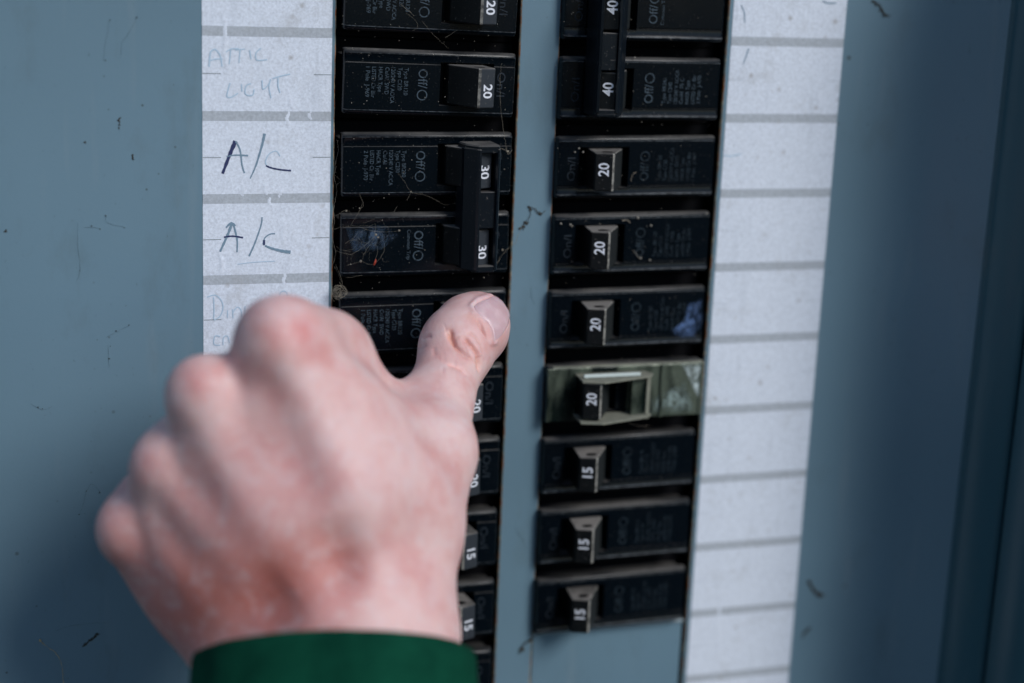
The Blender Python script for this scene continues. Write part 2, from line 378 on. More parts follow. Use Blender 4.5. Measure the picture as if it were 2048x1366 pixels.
# ------------------------------------------------------------------ breakers
TXT = {}
EDGE = print_mat('scuffed_edge', (.075, .085, .095), .42, .8)  # highlights along the face edges painted in as paler, patchily worn strips
def text_geo(s, cap, width=None, bold=0.0, sp=1.0):
    """2D text outline as filled mesh; returns verts (x,y) starting at 0,0 with cap height cap"""
    k = (s, cap, width, bold, sp)
    if k in TXT: return TXT[k]
    c = bpy.data.curves.new('t', 'FONT'); c.body = s; c.size = 1; c.resolution_u = 3; c.offset = bold; c.space_character = sp
    o = bpy.data.objects.new('t', c); COL.objects.link(o)
    dg = bpy.context.evaluated_depsgraph_get(); me = bpy.data.meshes.new_from_object(o.evaluated_get(dg))
    V = np.array([v.co[:] for v in me.vertices])[:, :2]; Fc = [tuple(p.vertices) for p in me.polygons]
    bpy.data.objects.remove(o); bpy.data.meshes.remove(me)
    V[:, 0] -= V[:, 0].min(); V[:, 1] -= 0
    sc = cap / .70; V = V * sc
    if width: V[:, 0] *= width / V[:, 0].max()
    TXT[k] = (V, Fc); return TXT[k]
def put_text(m, s, cap, u, z, y, width=None, bold=0.0, slant=None, mi=0, sp=1.0):
    """clockwise-turned text: reading direction -z, letter tops towards +x. (u,z) start of baseline"""
    V, Fc = text_geo(s, cap, width, bold, sp)
    P = []
    for a, b in V:
        if slant: P.append((u + b * slant[0], y + b * slant[1], z - a))
        else: P.append((u + b, y, z - a))
    m.add(P, Fc, mi)
HH, FR = 8.75, 1.35            # half height of the nose face, fillet radius
def nose_prof(notch=False):
    """(y,z) closed outline of the raised nose"""
    p = [(7, -HH + .6), (-1.3, -HH + .6), (-1.3, -HH - FR), (-4 + FR, -HH - FR)] + [(-4 + FR - FR * math.sin(math.radians(a)), -HH - FR * math.cos(math.radians(a))) for a in (18, 36, 54, 72, 90)]
    p += [(-4, -8.52)]
    if notch: p += [(-4, -6.7), (1.5, -6.7), (1.5, 6.7), (-3.75, 6.7)]
    p += [(-4, 5.75)] * (0 if notch else 1)
    if not notch: p += [(-3.7, 5.95), (-3.7, 6.2), (-3.75, 6.25)]
    p += [(-3.75, HH - .1)] + [(-4 + FR - FR * math.cos(math.radians(a)), HH + FR * math.sin(math.radians(a))) for a in (10, 28, 46, 64, 80, 90)] + [(-1.3, HH + FR), (-1.3, HH - .6), (7, HH - .6)]
    return p
def make_housing(parent, zc=0.0):
    m = MB(); edges = []
    def seg(x0, x1, notch, cl, cr):
        pr = [(a, b + zc) for a, b in nose_prof(notch)]; n = len(pr)
        xs = []
        if cl: xs += [(x0, 1.0), (x0 + .35, .3), (x0 + 1.0, 0)]
        else: xs += [(x0, 0)]
        if cr: xs += [(x1 - 1.0, 0), (x1 - .35, .3), (x1, 1.0)]
        else: xs += [(x1, 0)]
        V = []
        for x, k in xs:
            for y, z in pr: V.append((x, min(7, y + k * .9 * (1 if y < 6 else 0)), zc + (z - zc) * (1 - k * .04)))
        Fc = [tuple(range(n))[::-1], tuple(range(len(V) - n, len(V)))]
        for r in range(len(xs) - 1):
            for i in range(n):
                j = (i + 1) % n; Fc.append((r * n + i, r * n + j, (r + 1) * n + j, (r + 1) * n + i))
                edges.append(len(m.F) + len(Fc) - 1 if abs(abs(pr[i][1] + pr[j][1] - 2 * zc) / 2 - 8.74) < .13 and pr[i][0] < -3.6 else -1)
        m.add(V, Fc)
    seg(-27.6, 3.0, False, True, False); seg(3.0, 20.4, True, False, False); seg(20.4, 27.6, False, False, True)
    m.box(-29.5, 29.5, 7.02, 50, zc - 12.55, zc + 12.55, .5, mi=1)
    for e in edges:
        if e >= 0: m.mi[e] = 2
    return m.build('housing', [BLACK, VOID, EDGE], parent, 'angle')
def make_toggle(parent, num, zc=0.0, right=False):
    pr = [(5.4, 1.4), (5.6, -4.3), (12.2, -14.9), (13.0, -15.2), (17.9, -13.2), (18.2, -12.6), (16.4, 1.4)]
    m = MB(); n = len(pr); c = .45
    V = []
    for z, k in ((-6.15, c), (-6.15 + c * .4, c * .3), (-6.15 + c, 0), (6.15 - c, 0), (6.15 - c * .4, c * .3), (6.15, c)):
        for x, y in pr:
            cx, cy = 12.9, -6; d = math.hypot(x - cx, y - cy); f = 1 - k / d
            V.append((cx + (x - cx) * f, cy + (y - cy) * f, zc + z))
    Fc = [tuple(range(n)), tuple(range(len(V) - n, len(V)))[::-1]]; mi = [0, 0]
    for r in range(5):
        for i in range(n):
            j = (i + 1) % n; Fc.append((r * n + i, (r + 1) * n + i, (r + 1) * n + j, r * n + j)); mi.append(1 if i == 3 and 0 < r < 4 else (3 if (i == 2 or (right and r in (0, 4) and i != 3)) else 0))
    m.V = V; m.F = Fc; m.mi = mi
    # flat dark disc on each end cheek, painting the shade of its hole
    for s in (-1, 1):
        ring = [(13.4 + 1.9 * math.cos(a), -11.2 + 1.3 * math.sin(a)) for a in [k * math.pi / 6 for k in range(12)]]
        z = zc + s * 6.19
        m.add([(x, y, z) for x, y in ring], [tuple(range(12))], 2)
    if right: m.mi = [4 if (q == 0 and k > 1 and (k - 2) % 7 == 1) else q for k, q in enumerate(m.mi)]
    tg = m.build('toggle', [TOGGLE, TOGGLE if right else TOGGLEG, VOID, WORN, TOGGLER], parent)
    # number on the slanted end face
    m = MB(); L = math.hypot(5.2, 2.1); sl = (5.2 / L, 2.1 / L)
    wd = 4.3 if num != '15' else 3.6
    put_text(m, num, 3.3, 13.0 + 1.2 * sl[0] - .03, zc + wd / 2 - .9, -15.2 + 1.2 * sl[1] - .07, wd, .02, sl)
    m.build('rating_number', WHITE, tg)
    return tg
def make_print(parent, lines, zc=0.0, PR=None, off_only=None):
    PRINT = PR or globals()['PRINT']; m = MB(); y = -4.03
    us = [-8.5, -10.5, -12.7, -14.6, -16.7, -18.8, -20.7]; ws = [8.4, 6.9, 11, 8.3, 7.6, 9.4, 9.2]
    for u, s, wt in zip(us, lines, ws):
        wt = min(wt, len(s) * .85)
        if s: put_text(m, s, 1.3, u, zc + 4.6, y, wt)
    if off_only: put_text(m, off_only, 1.2, -6.3, zc + 4.8, y, 9.6)
    if m.V: m.build('printed_text', PRINT, parent)
    m = MB(); put_text(m, 'Off/', 3.0, -4.0, zc + 4.4, y, 5.9)
    ring = [(-2.6 + 1.7 * math.cos(a), zc - 3.6 + 1.65 * math.sin(a)) for a in [k * math.pi / 10 for k in range(20)]]
    V = []; 
    for x, z in ring: V.append((x, y, z))
    for x, z in ring: V.append((-2.6 + (x + 2.6) * .80, y, zc - 3.6 + (z - zc + 3.6) * .80))
    m.add(V, [(i, (i + 1) % 20, 20 + (i + 1) % 20, 20 + i) for i in range(20)])
    m.build('off_mark', PRINT, parent)
    m = MB(); put_text(m, 'On/I', 2.7, 21.6, zc + 4.2, -3.79 if False else y, 7.6); m.build('on_mark', PRINTD, parent)
L120 = ['Type BR120', 'Type C120', '120/240 V AC/CA', 'Cu/Al  SWD', 'HACR Type', 'LISTED Cir Bkr', '1 Pole  J-969']
L230 = ['Type BR230', 'Type C230', '120/240 V AC/CA', 'Cu/Al', 'HACR Type', 'LISTED Cir. Bkr', '2 Pole  J-970']
def rep(lines, a): return [s.replace('120', '1' + a) if i < 2 else s for i, s in enumerate(lines)]
XCL, XCR = 70.1, 140.8
def single(num, loc, rot, label, group, PR=None):
    t = empty('circuit_breaker', loc, rot)
    tag(t, label, 'circuit breaker', group)
    make_housing(t); make_toggle(t, num, 0.0, PR is not None); make_print(t, rep(L120, num), 0.0, PR)
    return t
def handle_tie(parent, half):
    """moulded bridge over two toggles, with a window over each number"""
    m = MB()
    top, bot = half, -half
    z0, z1 = bot, top
    # slanted back wall
    m.prism([(8.8, -6.0), (9.4, -12.0), (12.4, -16.4), (13.1, -16.8), (13.7, -16.7), (13.7, -15.4), (11, -6.4)], z0, z1, 'z', .35)
    # front rail
    m.prism([(18.7, -15.6), (19.1, -16.5), (19.8, -16.1), (20.3, -15.0), (20.1, -4.6), (18.9, -4.6), (18.8, -12)], z0, z1, 'z', .3)
    w = 6.3
    def block(a, b, d=0): m.prism([(11.8, -14.6), (13.0, -16.4 + d), (14.0, -16.5 + d), (19.0, -16.2 + d), (19.4, -15.6 + d), (19.0, -8.5), (13.0, -9.5)], a, b, 'z', .25)
    block(top - 1.3, top + .7); block(bot - .4, bot + 1.6); block(-5.8, 5.8, .75)
    # end caps down to the face
    m.prism([(9.0, -6.2), (9.7, -12), (12.7, -16.2), (13.6, -16.6), (19.4, -16.2), (20.1, -14.8), (19.9, -5.0)], top - .3, top + 1.1, 'z', .4)
    return m.build('handle_tie', TOGGLE2, parent)
TOGGLE2 = plastic_mat('handle_tie_plastic', (.004, .007, .011), 1.5, .30)
def double(num, loc, rot, label, lines):
    t = empty('two_pole_breaker', loc, rot); tag(t, label, 'circuit breaker', G)
    for zc in (12.7, -12.7): make_housing(t, zc); make_toggle(t, num, zc, num == '40')
    make_print(t, lines, 12.7); make_print(t, [], -12.7, off_only='Common Trip')
    handle_tie(t, 19.3)
    return t
def copy_tree(o, parent=None):
    c = o.copy(); COL.objects.link(c); c.parent = parent
    for ch in list(o.children): copy_tree(ch, c)
    return c
PI = math.pi
def zl(r): return -13.2 - 25.4 * (r - 1)
def zr(r): return -14.3 - 25.4 * (r - 1)
G = 'black breakers in the panel'
b20 = single('20', (XCL, 0, zl(1)), (0, 0, 0), 'black 20 amp breaker directly above the two-pole 30 amp breaker in the left column', G)
def cp(src, loc, rot, label):
    c = copy_tree(src); c.location = Vector(loc) * MM; c.rotation_euler = rot; c['label'] = label; return c
b20.rotation_euler = (0, .020, 0)
cp(b20, (XCL, 0, zl(0)), (0, .022, 0), 'black 20 amp breaker cut off by the top edge of the left column')
double('30', (XCL, 0, (zl(2) + zl(3)) / 2), (0, -.002, 0), 'black two-pole 30 amp breaker with a handle tie draped in cobwebs above the thumb', L230)
cp(b20, (XCL, 0, zl(4)), (0, -.006, 0), 'black breaker being pressed by the thumb, its toggle hidden behind it')
cp(b20, (XCL, 0, zl(5)), (0, -.008, 0), 'black 20 amp breaker in the left column just below the thumb')
cp(b20, (XCL, 0, zl(6)), (0, -.008, 0), 'black 20 amp breaker second below the thumb, half hidden by the hand')
b15 = single('15', (XCL, 0, zl(7)), (0, -.008, 0), 'upper of the two 15 amp breakers showing beside the wrist', G)
cp(b15, (XCL, 0, zl(8)), (0, -.008, 0), 'lower of the two 15 amp breakers showing beside the wrist')
cp(b15, (XCL, 0, zl(9)), (0, -.008, 0), 'black breaker at the bottom edge of the left column beside the green cuff')
L240 = ['Type BR240', 'Type C240', '120/240 V AC/CA', 'Cu/Al  75 C', 'HACR Type', 'LISTED Cir. Bkr', '2 Pole  J-970']
double('40', (XCR, 0, (zr(0) + zr(1)) / 2), (0, PI, 0), 'black two-pole 40 amp breaker with a handle tie at the top of the right column', L240)
b20r = single('20', (XCR, 0, zr(2)), (0, PI - .005, 0), 'black 20 amp breaker right below the two-pole 40 amp breaker', G, PRINTR)
cp(b20r, (XCR, 0, zr(3)), (0, PI - .007, 0), 'black 20 amp breaker second below the two-pole 40 amp breaker, with white specks')
cp(b20r, (XCR, 0, zr(4)), (0, PI - .007, 0), 'black 20 amp breaker with blue white glare, directly above the brass lock-out clip')
bl = cp(b20r, (XCR, 0, zr(5)), (0, PI - .008, 0), 'black 20 amp breaker held under the brass lock-out clip')
b15r = single('15', (XCR, 0, zr(6)), (0, PI - .009, 0), 'uppermost of the three 15 amp breakers, directly below the brass lock-out clip', G, PRINTR)
cp(b15r, (XCR, 0, zr(7)), (0, PI - .010, 0), 'middle of the three 15 amp breakers in the right column')
cp(b15r, (XCR, 0, zr(8)), (0, PI - .010, 0), 'lowest breaker of the right column, 15 amps, resting above the grey filler plate')

# ------------------------------------------------------------------ lock-out clip on the fifth right breaker
BRASS, bt, bb = mat('yellowed_zinc', (.30, .31, .20), .38, .5); n_ = N(bt); bb.inputs['Metallic'].default_value = .35
p_ = n_.pos(); n_.l(n_.mix(n_.ramp(n_.noise(n_.pos(scale=(1, 1, .35)), 120, 3, .5), .43, .60), (.004, .010, .009), (.125, .15, .115)), bb.inputs['Base Color'])
n_.l(n_.ramp(n_.noise(p_, 200, 4), .3, .7, .12, .35), bb.inputs['Roughness']); n_.l(n_.bump(n_.noise(p_, 160, 4), .5, .0006), bb.inputs['Normal'])
DUSTY, dt, db = mat('dusty_zinc', (.40, .37, .28), .75, .4); n_ = N(dt); n_.l(n_.mix(n_.noise(n_.pos(), 500, 4), (.27, .265, .21), (.12, .13, .105)), db.inputs['Base Color'])
clip = empty('lockout_clip', (XCR, -4, zr(5))); tag(clip, 'yellowed metal lock-out clip bent around one breaker toggle in the right column', 'lock-out clip')
m = MB()
m.box(-28.0, -17.6, -.8, -.1, -9.3, 9.0, .2); m.box(2.8, 28.2, -.8, -.1, -9.3, 9.0, .2); m.box(-28.1, 28.3, -.86, -.05, 7.2, 9.1, .2)
m.box(-27.9, -26.6, -1.2, -.8, -9.3, 9.0, .15); m.box(12.6, 13.8, -1.7, -.8, -9.3, 9.2, .2); m.box(27.2, 28.2, -1.3, -.8, -9.3, 9.0, .15)
m.build('clip_plate', BRASS, clip)
m = MB(); m.box(-26, 28, -.95, 1.2, 9.1, 9.7, .15); m.build('top_fold', DUSTY, clip)
m = MB()
# upper cheek with a dark disc for its hole, standing out along the toggle, and its lower twin
for z0, z1 in ((6.5, 7.2), (-7.6, -6.9)):
    m.prism([(-18.3, -.9), (-19.0, -10.5), (-12.0, -12.6), (6.2, -7.4), (8.3, -4.8), (6.5, -.9)], z0, z1, 'z', .1)
m.build('cheek', [DUSTY], clip)
m = MB(); m.prism([(-1.2 * math.cos(a) * 1.6 - 4.8, -6.6 + 1.0 * math.sin(a)) for a in [k * PI / 6 for k in range(12)]], 7.15, 7.26, 'z'); m.build('padlock_hole', VOID, clip)  # dark disc laid on the cheek, the hole's shade as colour
m = MB(); m.box(-17.5, 2.5, -7.6, -6.9, 7.4, 8.5, .1); m.build('bright_fold', flat('bright_zinc', (.55, .62, .6), .3, .6), clip)
m = MB(); m.prism([(.6, -.8), (.6, -5.6), (6.0, -4.6), (6.0, -.8)], -6.8, 6.4, 'z', .1); m.build('strap', BRASS, clip)
m = MB(); m.prism([(6.1, -.8), (6.1, -5.2), (7.6, -4.6), (8.0, -.8)], -8.6, 6.4, 'z', .1); m.build('strap_edge', DUSTY, clip)

# ------------------------------------------------------------------ hand: implicit surface in camera aligned millimetres
def cp3(px, py, d): return np.array([(px - 1024) / F_PX * d, (py - 683) / F_PX * d, d])
def seg_sdf(P, a, b, ra, rb):
    ab = b - a; t = np.clip(((P - a) @ ab) / (ab @ ab), 0, 1)
    return np.linalg.norm(P - a - t[..., None] * ab, axis=-1) - (ra + (rb - ra) * t)
def smin(a, b, k):
    h = np.clip(k - np.abs(a - b), 0, None) / k
    return np.minimum(a, b) - h * h * k * .25
M2, M3, M4, M5 = cp3(562, 684, 443), cp3(408, 787, 444), cp3(335, 930, 451), cp3(264, 1056, 459)
W2, W3, W4, W5 = cp3(775, 1300, 449), cp3(690, 1305, 447), cp3(605, 1310, 450), cp3(528, 1312, 458)
TM, TI, TT = cp3(860, 905, 482), cp3(911, 705, 511), cp3(948, 657, 522)
def toward(a, b, t): return a + (b - a) * t
K2, K3, K4, K5 = cp3(690, 1000, 449), cp3(565, 1050, 448), cp3(470, 1110, 454), cp3(402, 1175, 463)
GROUPS = [
  # back of the hand and wrist (k, [(a,b,ra,rb)])
  (13, [(W2, K2, 15, 12), (K2, toward(M2, K2, .16), 12, 8.8), (W3, K3, 15, 11.5), (K3, toward(M3, K3, .16), 11.5, 8.3),
       (W4, K4, 14.5, 10.5), (K4, toward(M4, K4, .16), 10.5, 7.8), (W5, K5, 14, 10.5), (K5, toward(M5, K5, .16), 10.5, 7.6),
       (cp3(308, 1096, 472), cp3(476, 1260, 470), 10.5, 14), (cp3(600, 1000, 466), cp3(650, 1250, 464), 17, 17), (cp3(520, 900, 466), cp3(700, 900, 470), 14, 15),
       (W3, cp3(680, 1650, 425), 18, 18), (cp3(780, 1300, 454), cp3(770, 1650, 430), 15, 17), (W5, cp3(560, 1650, 430), 13.5, 14)]),
  (10, [(cp3(494, 766, 451), cp3(610, 1000, 452), 8.3, 12), (cp3(555, 800, 445), cp3(632, 1000, 447), 10.6, 12.5), (cp3(364, 884, 456.5), cp3(520, 1080, 455), 8.2, 11), (cp3(428, 900, 447), cp3(538, 1060, 447.5), 10.6, 12.5),
        (cp3(294, 992, 464), cp3(430, 1140, 460), 7.9, 10), (cp3(352, 1018, 454), cp3(450, 1140, 454), 10, 11.8), (cp3(648, 785, 448), cp3(712, 960, 450.5), 11.3, 14), (cp3(700, 820, 459), cp3(770, 960, 461), 11, 14)]),
  (6, [(M2, toward(M2, K2, .2), 9.9, 8.6), (M2, cp3(590, 700, 456), 9.9, 9.6)]),
  (6, [(M3, toward(M3, K3, .2), 9.2, 8.0)]), (6, [(M4, toward(M4, K4, .2), 8.6, 7.6)]), (6, [(M5, toward(M5, K5, .2), 8.6, 7.6)]),
  # thumb base, thumb, web
  (4, [(cp3(795, 1230, 458), cp3(814, 1060, 468), 14.4, 15.4), (cp3(814, 1060, 468), TM, 15.4, 12.8), (TM, cp3(876, 800, 496), 12.6, 9.9), (cp3(876, 800, 496), TI, 9.9, 10.4),
       (TI, TT, 10.4, 10.2), (cp3(918, 680, 514), cp3(934, 664, 518), 10.9, 10.7), (TT, cp3(957, 646, 525), 10.2, 9.3)]),
  (7, [(cp3(640, 850, 455), cp3(835, 900, 480), 11.5, 11), (cp3(690, 745, 474), cp3(772, 824, 488), 8.3, 8.0), (cp3(770, 1000, 465), cp3(640, 900, 455), 14, 11)]),
  (5, [(cp3(590, 686, 452), cp3(655, 690, 466), 9.9, 9.6), (M2, cp3(662, 700, 474), 9.6, 9.6), (cp3(662, 700, 474), cp3(700, 790, 492), 9.3, 8.2), (cp3(700, 790, 492), cp3(650, 850, 482), 8.0, 7.2)]),
  (3, [(M3, cp3(490, 790, 482), 8.8, 8.8), (cp3(490, 790, 482), cp3(560, 890, 498), 8.8, 7.8), (cp3(560, 890, 498), cp3(600, 930, 480), 7.6, 7.0)]),
  (3, [(M4, cp3(415, 925, 490), 8.3, 8.3), (cp3(415, 925, 490), cp3(500, 990, 503), 8.2, 7.4), (cp3(500, 990, 503), cp3(550, 1020, 484), 7.2, 6.8)]),
  (3, [(M5, cp3(345, 1055, 496), 8.0, 7.6), (cp3(345, 1055, 496), cp3(430, 1100, 505), 7.4, 6.6), (cp3(430, 1100, 505), cp3(480, 1110, 486), 6.4, 6.0)]),
]
KJ = [0, 8, 6, 6, 6, 6, 11, 10, 8, 5, 5, 5]
def sdf(P):
    tot = None
    for (k, prims), kj in zip(GROUPS, KJ):
        g = None
        for a, b, ra, rb in prims:
            s = seg_sdf(P, a, b, ra, rb); g = s if g is None else smin(g, s, k)
        tot = g if tot is None else smin(tot, g, kj)
    return tot
def sdf_n(P, e=.15):
    g = np.stack([sdf(P + np.eye(3)[i] * e) - sdf(P - np.eye(3)[i] * e) for i in range(3)], -1)
    return g / (np.linalg.norm(g, axis=-1, keepdims=True) + 1e-9)
def surface_nets(lo, hi, h):
    n = np.ceil((hi - lo) / h).astype(int) + 1
    ax = [lo[i] + h * np.arange(n[i]) for i in range(3)]
    D = np.empty(n, np.float32)
    for i in range(n[0]):
        gy, gz = np.meshgrid(ax[1], ax[2], indexing='ij')
        D[i] = sdf(np.stack([np.full_like(gy, ax[0][i]), gy, gz], -1).reshape(-1, 3)).reshape(gy.shape)
    I = D < 0
    c = np.zeros(n - 1, np.int32)
    for dx in (0, 1):
        for dy in (0, 1):
            for dz in (0, 1): c += I[dx:n[0] - 1 + dx, dy:n[1] - 1 + dy, dz:n[2] - 1 + dz]
    act = (c > 0) & (c < 8); idx = np.full(n - 1, -1, np.int64); ii = np.argwhere(act); idx[act] = np.arange(len(ii))
    acc = np.zeros((len(ii), 3)); cnt = np.zeros(len(ii))
    corners = [(a, b, cc) for a in (0, 1) for b in (0, 1) for cc in (0, 1)]
    for p in corners:
        for q in corners:
            if sum(abs(p[i] - q[i]) for i in range(3)) == 1 and p < q:
                dp = D[ii[:, 0] + p[0], ii[:, 1] + p[1], ii[:, 2] + p[2]]; dq = D[ii[:, 0] + q[0], ii[:, 1] + q[1], ii[:, 2] + q[2]]
                m_ = (dp < 0) != (dq < 0); t = np.where(m_, dp / np.where(dp == dq, 1, dp - dq), 0)
                acc += np.where(m_[:, None], np.array(p) + t[:, None] * (np.array(q) - np.array(p)), 0); cnt += m_
    V = lo + h * (ii + acc / cnt[:, None])
    Q = []
    for a in range(3):
        b, c_ = (a + 1) % 3, (a + 2) % 3
        s0 = [slice(None)] * 3; s1 = [slice(None)] * 3; s0[a] = slice(0, -1); s1[a] = slice(1, None)
        e = np.argwhere(I[tuple(s0)] != I[tuple(s1)])
        e = e[(e[:, b] > 0) & (e[:, c_] > 0) & (e[:, b] < n[b] - 1) & (e[:, c_] < n[c_] - 1)]
        ub = np.zeros(3, int); ub[b] = 1; uc = np.zeros(3, int); uc[c_] = 1
        g = lambda o: idx[tuple((e - o).T)]
        q = np.stack([g(ub + uc), g(uc), g(uc * 0), g(ub)], 1)
        inside = I[tuple(e.T)]
        q[~inside] = q[~inside][:, ::-1]
        Q.append(q)
    return V, np.concatenate(Q)
allp = np.array([p for _, pr in GROUPS for s in pr for p in s[:2]])
lo = allp.min(0) - 22; hi = allp.max(0) + 22; hi[1] = cp3(0, 1560, 430)[1]
V, Q = surface_nets(lo, hi, 1.15)
# one linear subdivision, then pull onto the surface
def subdivide(V, Q):
    n0 = len(V); E = np.concatenate([np.stack([Q[:, i], Q[:, (i + 1) % 4]], 1) for i in range(4)]); Es = np.sort(E, 1)
    key = Es[:, 0] * n0 + Es[:, 1]; u, inv = np.unique(key, return_inverse=True)
    EV = (V[u // n0] + V[u % n0]) / 2; FV = V[Q].mean(1); nq = len(Q)
    e = [inv[i * nq:(i + 1) * nq] + n0 for i in range(4)]; f = np.arange(nq) + n0 + len(u)
    return np.concatenate([V, EV, FV]), np.concatenate([np.stack([Q[:, 0], e[0], f, e[3]], 1), np.stack([e[0], Q[:, 1], e[1], f], 1), np.stack([f, e[1], Q[:, 2], e[2]], 1), np.stack([e[3], f, e[2], Q[:, 3]], 1)])
V, Q = subdivide(V, Q)
for _ in range(2): V = V - sdf(V)[:, None] * sdf_n(V)
NRM = sdf_n(V)
PX = np.stack([1024 + V[:, 0] / V[:, 2] * F_PX, 683 + V[:, 1] / V[:, 2] * F_PX], 1)
view = V / np.linalg.norm(V, axis=1, keepdims=True); front = np.clip(-(NRM * view).sum(1) * 3 + .3, 0, 1)
def poly_d(P, pts):
    best = np.full(len(P), 1e9); tt = np.zeros(len(P)); pts = np.array(pts, float); n = len(pts) - 1; side = np.zeros(len(P))
    for i in range(n):
        a, b = pts[i], pts[i + 1]; ab = b - a; t = np.clip(((P - a) @ ab) / (ab @ ab), 0, 1); r = P - a - t[:, None] * ab
        d = np.linalg.norm(r, axis=1); m_ = d < best; best[m_] = d[m_]; tt[m_] = (i + t[m_]) / n
        side[m_] = np.sign(ab[0] * r[m_, 1] - ab[1] * r[m_, 0])
    return best, tt, side
# finer mesh on the thumb for its creases
inb = (PX[:, 0] > 800) & (PX[:, 0] < 1050) & (PX[:, 1] > 555) & (PX[:, 1] < 880) & (front > .05) & (V[:, 2] > 455)
fs = inb[Q].all(1); Qs = Q[fs]; n0 = len(V)
E_ = np.sort(np.concatenate([np.stack([Qs[:, i], Qs[:, (i + 1) % 4]], 1) for i in range(4)]), 1)
uk, cnt_ = np.unique(E_[:, 0] * n0 + E_[:, 1], return_counts=True)
V, Qn = subdivide(V, Qs); Q = np.concatenate([Q[~fs], Qn])
bnd = np.where(cnt_ == 1)[0]; B_mid = n0 + bnd; B_a = uk[bnd] // n0; B_b = uk[bnd] % n0
nw = np.arange(n0, len(V)); V[nw] = V[nw] - sdf(V[nw])[:, None] * sdf_n(V[nw])
NRM = sdf_n(V)
PX = np.stack([1024 + V[:, 0] / V[:, 2] * F_PX, 683 + V[:, 1] / V[:, 2] * F_PX], 1)
view = V / np.linalg.norm(V, axis=1, keepdims=True); front = np.clip(-(NRM * view).sum(1) * 3 + .3, 0, 1)
disp = np.zeros(len(V))
base = np.array([.73, .475, .445]); tint = np.tile(base, (len(V), 1))
def blend(wt, col): 
    global tint
    tint = tint * (1 - wt[:, None]) + np.array(col) * wt[:, None]
def ridge(pts, h, wpx, col=None, amt=0, taper=True):
    global disp
    if wpx > 20: h *= .38; wpx *= 1.5
    d, t, s = poly_d(PX, pts); g = np.exp(-(d / wpx) ** 2) * front
    if taper: g = g * np.clip(np.sin(np.clip(t, .02, .98) * math.pi) * (1.15 if wpx > 20 else 2.4), 0, 1)
    disp += h * g
    if col is not None: blend(np.clip(g * amt, 0, 1), col)
# tendons and hollows on the back of the hand; BR paints wrist hollow shade
PALE = (.72, .56, .55); RED = (.62, .21, .20); BR = (.50, .17, .14)
ridge([(548, 600), (572, 740), (625, 830), (690, 980), (750, 1120)], 2.6, 34, PALE, .35)
ridge([(505, 700), (545, 800), (600, 930), (650, 1040)], -3.2, 34, RED, .25)
ridge([(640, 690), (690, 790), (760, 900)], -1.6, 42)
ridge([(400, 780), (425, 880), (490, 1000), (590, 1150)], 2.4, 30, PALE, .3)
ridge([(345, 850), (390, 950), (450, 1050)], -2.4, 26, RED, .2)
ridge([(330, 930), (370, 1010), (450, 1110), (540, 1220)], 1.9, 26, PALE, .25)
ridge([(285, 975), (330, 1060), (400, 1150)], -2.0, 22)
ridge([(262, 1060), (330, 1130), (420, 1220)], 1.2, 26)
ridge([(655, 1030), (680, 1110), (715, 1210)], -3.4, 34, BR, .45)
ridge([(480, 1140), (545, 1210), (600, 1270)], -3.0, 42, BR, .4)
ridge([(590, 1110), (630, 1190), (650, 1280)], 1.8, 34, PALE, .2)
ridge([(855, 960), (840, 1080), (820, 1200)], 1.2, 45)
ridge([(575, 655), (610, 665), (625, 700)], -1.6, 24, RED, .6, False)
def spot(x, y, r, col, amt, h=0):
    global disp
    g = np.exp(-(((PX[:, 0] - x) ** 2 + (PX[:, 1] - y) ** 2) / r ** 2)) * front; blend(np.clip(g * amt, 0, 1), col); disp += g * h
for x, y, r, a in ((605, 655, 30, .6), (395, 765, 36, .55), (296, 925, 26, .5), (226, 1035, 22, .45), (575, 935, 50, .3), (700, 1150, 60, .25), (560, 1190, 90, .3), (500, 740, 60, .25), (760, 1120, 80, .15), (420, 960, 45, .25), (350, 1220, 90, .3), (880, 990, 70, .15), (505, 640, 35, .25), (460, 1060, 70, .2)):
    spot(x, y, r, RED, a)
spot(545, 640, 40, PALE, .3, .8); spot(400, 755, 40, PALE, 0, .6); spot(860, 800, 60, PALE, .35); spot(930, 850, 60, PALE, .3); spot(820, 1000, 120, PALE, .25)
spot(380, 1200, 150, (.56, .15, .11), .8); spot(560, 1170, 120, (.54, .14, .10), .75); spot(250, 1120, 90, (.54, .22, .2), .5); ridge([(505, 1235), (550, 1205), (590, 1175)], -1.5, 34, (.40, .11, .08), .75); ridge([(675, 1095), (690, 1140), (705, 1190)], -1.5, 30, (.42, .13, .11), .7); spot(640, 960, 90, RED, .25); spot(470, 1010, 80, RED, .25)  # dark red ridges paint more shade into the wrist hollows
# thumb creases (photo crop scale 6.21)
def z6(l): return [(x / 6.21 + 780, y / 6.21 + 560) for x, y in l]
OR = (.68, .24, .12)
ridge(z6([(745, 590), (760, 710), (810, 815), (890, 890), (1000, 980)]), -.9, 5.5, OR, .75)
ridge(z6([(690, 640), (745, 740), (810, 815)]), -.5, 3.5, OR, .3)
ridge(z6([(840, 700), (900, 800), (980, 900)]), .3, 9)
ridge(z6([(900, 690), (1010, 810), (1085, 920), (1105, 1040), (1100, 1150)]), -1.0, 4.0, OR, .55)
ridge(z6([(960, 640), (1060, 700), (1130, 820), (1160, 930)]), -.35, 3.0, OR, .3)
ridge(z6([(1000, 780), (1080, 870), (1120, 960)]), .5, 6)
ridge(z6([(700, 1040), (800, 1070), (890, 1110), (960, 1210)]), -.6, 3.5, (.85, .35, .27), .5)
ridge(z6([(380, 730), (450, 700), (520, 690)]), -.5, 4, (.8, .33, .3), .35)
ridge(z6([(350, 850), (450, 790)]), -.4, 4, (.8, .33, .3), .25)
ridge(z6([(540, 830), (560, 950)]), -.25, 5, (.85, .36, .3), .3)
